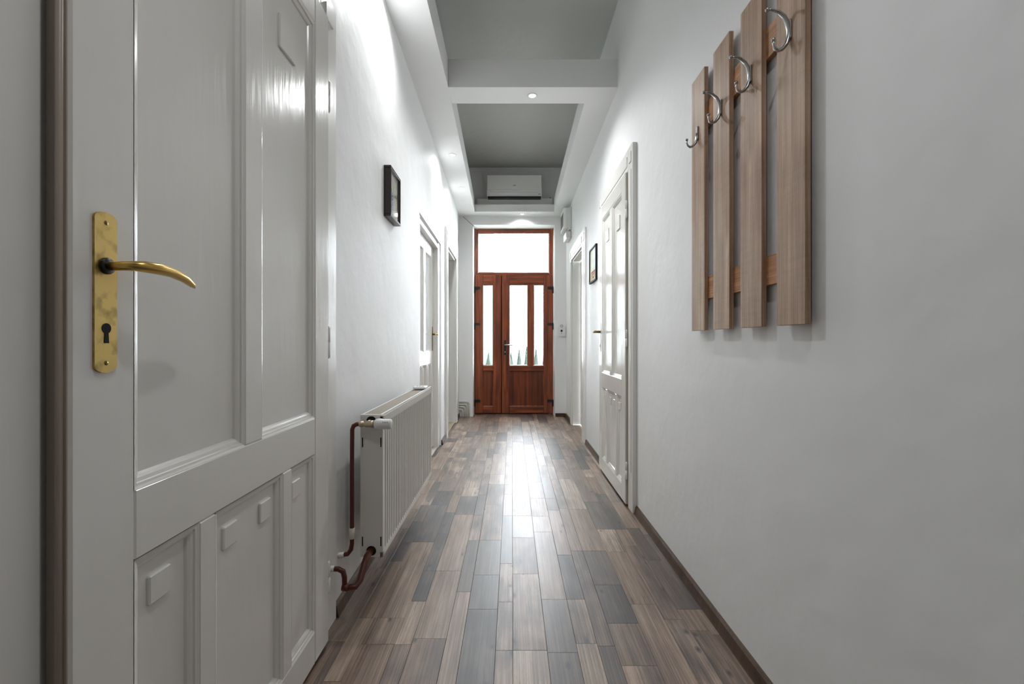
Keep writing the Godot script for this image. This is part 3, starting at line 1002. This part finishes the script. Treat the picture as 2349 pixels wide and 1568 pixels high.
func pictures() -> void:
	# icon-like relief print, grey blue and gold on pale ground
	mode = "L"
	var im := Image.create(192, 240, false, Image.FORMAT_RGB8)
	var n1 := noise(91, 0.06, 3)
	for y in 240:
		for x in 192:
			var c := Color(0.8, 0.81, 0.82)
			if x > 120: c = Color(0.83, 0.8, 0.73)
			if x > 120 and y > 95 and y < 112: c = Color(0.7, 0.64, 0.52)
			var r := Vector2(x - 62, y - 78).length()
			if absf(r - 46) < 5 and y < 90: c = Color(0.72, 0.66, 0.42)
			if absf(r - 34) < 3 and y < 90: c = Color(0.78, 0.74, 0.55)
			if x > 28 and x < 104 and y > 92:
				var v := n1.get_noise_2d(x * 1.6, y * 1.2)
				c = Color(0.74, 0.78, 0.82) if v > 0.05 else (Color(0.5, 0.57, 0.64) if v > -0.18 else Color(0.33, 0.38, 0.46))
			if Vector2(x - 62, y - 92).length() < 13: c = Color(0.3, 0.34, 0.42)
			if y < 26 or y > 218: c = c.darkened(0.12)
			im.set_pixel(x, y, c)
	var t := thing("framed_picture", "small deep mahogany-framed picture on the wall above the radiator", "picture")
	framed(t, 1.843, 2.135, 2.607, 2.852, 0.042, 0.014, M.mahogany, print_mat("relief_print", im), true)
	# bowl on a pale ground
	mode = "R"
	var im2 := Image.create(192, 192, false, Image.FORMAT_RGB8)
	var n2 := noise(92, 0.03, 3)
	for y in 192:
		for x in 192:
			var v := n2.get_noise_2d(x, y * 0.5)
			var c := Color(0.8, 0.87, 0.82).lerp(Color(0.92, 0.93, 0.9), clampf(0.5 + v * 1.4, 0, 1))
			if x < 24: c = Color(0.76, 0.71, 0.55)
			if y > 132: c = Color(0.76, 0.69, 0.55)
			var p := Vector2((x - 104) / 56.0, (y - 134) / 46.0)
			if p.y > 0 and p.y < 1 and absf(p.x) < 1.0 - p.y * 0.75: c = Color(0.36, 0.14, 0.12)
			if p.y > 0.12 and p.y < 0.5 and absf(p.x) < 0.72 - p.y * 0.6: c = Color(0.62, 0.42, 0.36)
			if p.y > 0.5 and p.y < 0.72 and absf(p.x) < 0.25: c = Color(0.82, 0.74, 0.66)
			im2.set_pixel(x, y, c)
	var t2 := thing("framed_picture", "thin black-framed picture of a bowl beside the right panelled door", "picture")
	framed(t2, 1.714, 2.06, 4.335, 4.7, 0.02, 0.016, M.frame_black, print_mat("bowl_print", im2), false)

func air_conditioner() -> void:
	mode = ""
	var t := thing("air_conditioner", "white wall air conditioner under the ceiling above the entrance", "air conditioner")
	var x0 := -0.365
	var x1 := 0.434
	# body: side outline pushed along x
	var side := [Vector2(0, 3.25), Vector2(0.07, 3.225), Vector2(0.15, 3.232), Vector2(0.195, 3.262), Vector2(0.2, 3.3), Vector2(0.205, 3.53), Vector2(0.195, 3.552), Vector2(0.17, 3.56), Vector2(0, 3.56)]
	mb()
	prism(side, P(x0, 0, 6.838), Vector3(0, 0, 1), Vector3.UP, -(x1 - x0))
	obj("body", M.plastic_white, t)
	mb()
	box(x0 + 0.003, x1 - 0.003, 3.338, 3.55, 6.626, 6.64, 0.005)
	obj("front_panel", M.plastic_white, t)
	mb()
	hexa([P(x0 + 0.045, 3.262, 6.632), P(x1 - 0.06, 3.262, 6.632), P(x0 + 0.045, 3.3, 6.629), P(x1 - 0.06, 3.3, 6.629), P(x0 + 0.045, 3.262, 6.66), P(x1 - 0.06, 3.262, 6.66), P(x0 + 0.045, 3.3, 6.66), P(x1 - 0.06, 3.3, 6.66)])
	obj("louver", M.plastic_white, t)
	mb()
	box(x0 + 0.045, x1 - 0.06, 3.304, 3.334, 6.629, 6.66, 0.003)
	obj("louver", M.plastic_white, t)
	mb()
	box(x0 + 0.01, x1 - 0.01, 3.226, 3.25, 6.655, 6.76, 0.0)
	obj("air_outlet", M.black, t)
	mb()
	box(x1 - 0.05, x1 - 0.035, 3.272, 3.28, 6.631, 6.64)
	box(x1 - 0.032, x1 - 0.018, 3.272, 3.28, 6.631, 6.64)
	obj("display", M.plastic_grey, t)
	# small dark emblem: two linked loops on a short bar
	mb(true)
	for s: float in [-1.0, 1.0]:
		var ring := []
		for k in 13: ring.append(P(0.036 + s * 0.007 + 0.008 * cos(TAU * k / 12), 3.4 + 0.005 * sin(TAU * k / 12), 6.6255))
		tube(ring, 0.0014, 6)
	tube([P(0.012, 3.396, 6.6255), P(0.06, 3.396, 6.6255)], 0.0016, 6)
	obj("emblem", M.black, t)
	# cable stub holes on the wall
	for e: Array in [[-0.49, 3.26, 0.014], [0.49, 3.262, 0.01], [0.575, 3.278, 0.014]]:
		mb(true)
		lathe(P(e[0], e[1], 6.84), Vector3(0, 0, 1), [[0.0, 0.004], [e[2] * 0.8, 0.004], [e[2], 0.0]].map(func(q: Array) -> Array: return q), 10)
		var o := obj("wall_plug", M.dark_void)
		tag(o, ["black cable stub on the wall left of the air conditioner", "small black plug just right of the air conditioner", "black cable stub furthest right of the air conditioner"][taken["wall_plug"]], "plug")

func wall_devices() -> void:
	# meter box
	mode = "R"
	var t := thing("meter_box", "white plastic meter box with dark window high on the right wall", "meter box")
	mb()
	box(0.0, 0.04, 2.66, 2.965, 6.2, 6.6, 0.004)
	obj("back_case", M.plastic_white, t)
	mb()
	prism([Vector2(-6.205, 0.04), Vector2(-6.205, 0.085), Vector2(-6.235, 0.112), Vector2(-6.565, 0.112), Vector2(-6.595, 0.085), Vector2(-6.595, 0.04)].map(func(v: Vector2) -> Vector2: return Vector2(v.y, v.x)), Vector3(0, 2.675, 0), Vector3(1, 0, 0), Vector3(0, 0, 1), -0.275)
	obj("front_cover", M.plastic_white, t)
	mb()
	box(0.11, 0.1135, 2.71, 2.9, 6.25, 6.55, 0.001)
	obj("window", M.black, t)
	mb()
	box(0.0, 0.075, 2.545, 2.645, 6.24, 6.56, 0.01)
	obj("terminal_cover", M.plastic_white, t)
	# door chime
	mode = ""
	var c := thing("door_chime", "white oblong chime with round black button beside the entrance door", "door chime")
	mb()
	var pl := []
	for k in 9: pl.append(Vector2(0.05 * cos(PI * k / 8), 0.06 + 0.032 * sin(PI * k / 8)))
	pl.append_array([Vector2(-0.056, -0.085), Vector2(-0.03, -0.092), Vector2(0.03, -0.092), Vector2(0.056, -0.085)])
	prism(pl, P(0.751, 1.296, 6.84), Vector3.RIGHT, Vector3.UP, 0.03)
	obj("case", M.plastic_white, c)
	mb(true)
	lathe(P(0.742, 1.36, 6.81), Vector3(0, 0, 1), [[0.02, 0.0], [0.02, 0.004], [0.016, 0.005], [0.014, 0.0]], 20)
	obj("ring", M.plastic_grey, c)
	mb(true)
	lathe(P(0.742, 1.287, 6.81), Vector3(0, 0, 1), [[0.0, 0.006], [0.013, 0.005], [0.017, 0.0]].map(func(q: Array) -> Array: return q), 16)
	obj("button", M.black, c)
	mb(true)
	lathe(P(0.742, 1.252, 6.81), Vector3(0, 0, 1), [[0.0, 0.003], [0.006, 0.0]].map(func(q: Array) -> Array: return q), 10)
	obj("sensor", M.black, c)
	# loose cable over the door corner
	mb(true)
	tube([P(-0.735, 3.0, 6.835), P(-0.7, 2.97, 6.834), P(-0.64, 2.915, 6.834), P(-0.585, 2.87, 6.838), P(-0.57, 2.862, 6.95), P(-0.53, 2.87, 7.08)], 0.005, 8)
	var o := obj("cable", M.plastic_grey)
	tag(o, "thin grey cable running down to the entrance frame's top left corner", "cable")

func corner_pipes() -> void:
	mode = ""
	var i := 0
	var names := ["outermost bent white heating pipe in the corner by the entrance", "second largest bent white heating pipe in the corner by the entrance", "third largest bent white heating pipe in the corner by the entrance", "smallest innermost bent white heating pipe in the corner by the entrance"]
	for e: Array in [[0.227, -0.644], [0.182, -0.676], [0.148, -0.709], [0.113, -0.744]]:
		mb(true)
		var d := 6.822 - 0.002 * i
		tube([P(-0.83, e[0], d), P(e[1] - 0.03, e[0], d), P(e[1] - 0.012, e[0] - 0.004, d), P(e[1] - 0.003, e[0] - 0.014, d), P(e[1], e[0] - 0.032, d), P(e[1], 0.0, d)], 0.0115, 12)
		var o := obj("heating_pipe", M.pipe_white)
		tag(o, names[i], "pipe", "", "bent heating pipes by the entrance")
		i += 1

func spotlights() -> void:
	mode = ""
	var spots := [[0.161, 3.615, 1.6, "round ceiling downlight in the middle of the cross beam"], [-0.615, 4.70, 0.7, "round ceiling downlight in the left border, nearer of the two in view"], [-0.63, 5.65, 0.65, "round ceiling downlight in the left border, further of the two in view"],
		[0.15, 6.71, 0.4, "round ceiling downlight just above the entrance door"], [-0.615, 2.53, 1.2, "round ceiling downlight in the left border over the radiator, above the picture edge"], [0.161, 0.415, 0.75, "round ceiling downlight in the beam over the viewer"]]
	for s: Array in spots:
		var y := HS(s[1])
		var t := thing("ceiling_spotlight", s[3], "downlight", P(s[0], y, s[1]))
		mb(true)
		lathe(Vector3.ZERO, Vector3.DOWN, [[0.041, -0.002], [0.041, 0.002], [0.036, 0.005], [0.029, 0.004], [0.027, 0.0]], 24)
		obj("ring", M.plastic_white, t)
		mb(true)
		lathe(Vector3.ZERO, Vector3.DOWN, [[0.028, 0.001], [0.02, 0.003], [0.0, 0.004]], 20)
		obj("lamp_lens", M.lamp_glow, t)
		var l := SpotLight3D.new()
		l.name = "lamp"
		t.add_child(l)
		l.position = Vector3(0, -0.02, 0)
		l.rotation_degrees = Vector3(-90, 0, 0)
		l.light_color = Color(0.985, 0.995, 1.0)
		l.light_energy = 1.15 * s[2]
		l.light_size = 0.03
		l.spot_angle = 80.0
		l.spot_angle_attenuation = 1.0
		l.spot_range = 12.0
		l.spot_attenuation = 2.0
		l.shadow_enabled = true

func outside() -> void:
	mode = ""
	mb()
	box(-6, 6, -0.2, -0.02, 7.2, 16.0)
	struct_obj("ground_outside", M.concrete, "pale paved ground outside behind the entrance door glass", "ground")
	mb()
	box(-8, -0.62, -0.02, 9.0, 7.2, 7.45)  # unseen facade, made tall and wide to block sky light
	box(0.68, 8, -0.02, 9.0, 7.2, 7.45)
	box(-0.62, 0.68, 2.92, 9.0, 7.2, 7.45)
	struct_obj("wall_added_facade", M.house_render, "unseen courtyard facade round the entrance door, added to block sky light", "wall")
	mb()
	box(-4.2, -0.3, 3.65, 3.85, 7.45, 9.7)  # unseen slab added overhead to keep sky light off the pale wall
	struct_obj("ceiling_added_slab", M.concrete, "unseen slab added outside to shade the wall left of the entrance", "ceiling")
	mb()
	box(-4.4, -4.2, -0.02, 3.85, 7.45, 9.9)  # unseen side wall added to shut out sky light from the left

	box(-4.0, -0.38, -0.02, 4.6, 9.6, 9.9)
	struct_obj("wall_outside", M.house_render, "pale green house wall seen through the left door panes, with an added unseen side wall", "wall")
	mb()
	box(-0.3, -0.22, -0.02, 4.6, 9.6, 9.7, 0.01)
	var o := obj("porch_post", M.house_render)
	tag(o, "pale green post seen through the transom pane, beside the outside wall", "post")
	mb()
	box(-0.12, -0.08, -0.02, 4.6, 9.6, 9.66, 0.01)
	var o2 := obj("porch_post", M.house_render)
	tag(o2, "thinner pale post seen through the middle of the transom pane", "post")
	var labels := ["small dark conifer outside behind the left edge of the wide door pane", "small dark conifer outside, middle one behind the wide door pane", "small dark conifer outside, right one behind the wide door pane", "small dark conifer outside, left one behind the narrow right pane", "small dark conifer outside, right one behind the narrow right pane", "faint conifer outside behind the narrow left leaf pane"]
	var i := 0
	for e: Array in [[-0.02, 9.0, 0.93], [0.14, 8.8, 1.0], [0.29, 9.0, 1.03], [0.47, 8.9, 1.0], [0.65, 9.05, 0.95], [-0.47, 9.1, 0.9]]:
		var t := thing("potted_conifer", labels[i], "shrub", P(e[0], -0.02, e[1]), "", "conifers outside the entrance")
		mb(true)
		lathe(Vector3.ZERO, Vector3.UP, [[0.0, 0.0], [0.05, 0.0], [0.06, 0.14], [0.065, 0.15], [0.055, 0.15], [0.0, 0.14]], 14)
		obj("pot", M.leaf_red, t)
		mb(true)
		lathe(Vector3(0, 0.14, 0), Vector3.UP, [[0.0, 0.0], [0.06, 0.02], [0.068, 0.35], [0.066, 0.5], [0.048, 0.6], [0.024, e[2] - 0.22], [0.008, e[2] - 0.16], [0.0, e[2] - 0.14]], 9)
		obj("foliage_core", M.conifer_green, t)
		mb()
		for k in 170:
			var u := rng.randf()
			var y: float = 0.17 + (e[2] - 0.17) * u
			var a := rng.randf() * TAU
			var r := 0.07 * (1.0 - u * u * u) + 0.004
			var c := Vector3(cos(a) * r * 0.35, y - 0.03, sin(a) * r * 0.35)
			var tip := Vector3(cos(a) * r, y + 0.05, sin(a) * r)
			var w := Vector3(-sin(a), 0, cos(a)) * 0.018
			tri_out(c - w, c + w, tip, Vector3(0, y - 0.2, 0))
			tri_out(c - Vector3(0, 0.02, 0), c + Vector3(0, 0.02, 0), tip, Vector3(9, y, 0))
		obj("foliage", M.conifer_green, t)
		i += 1
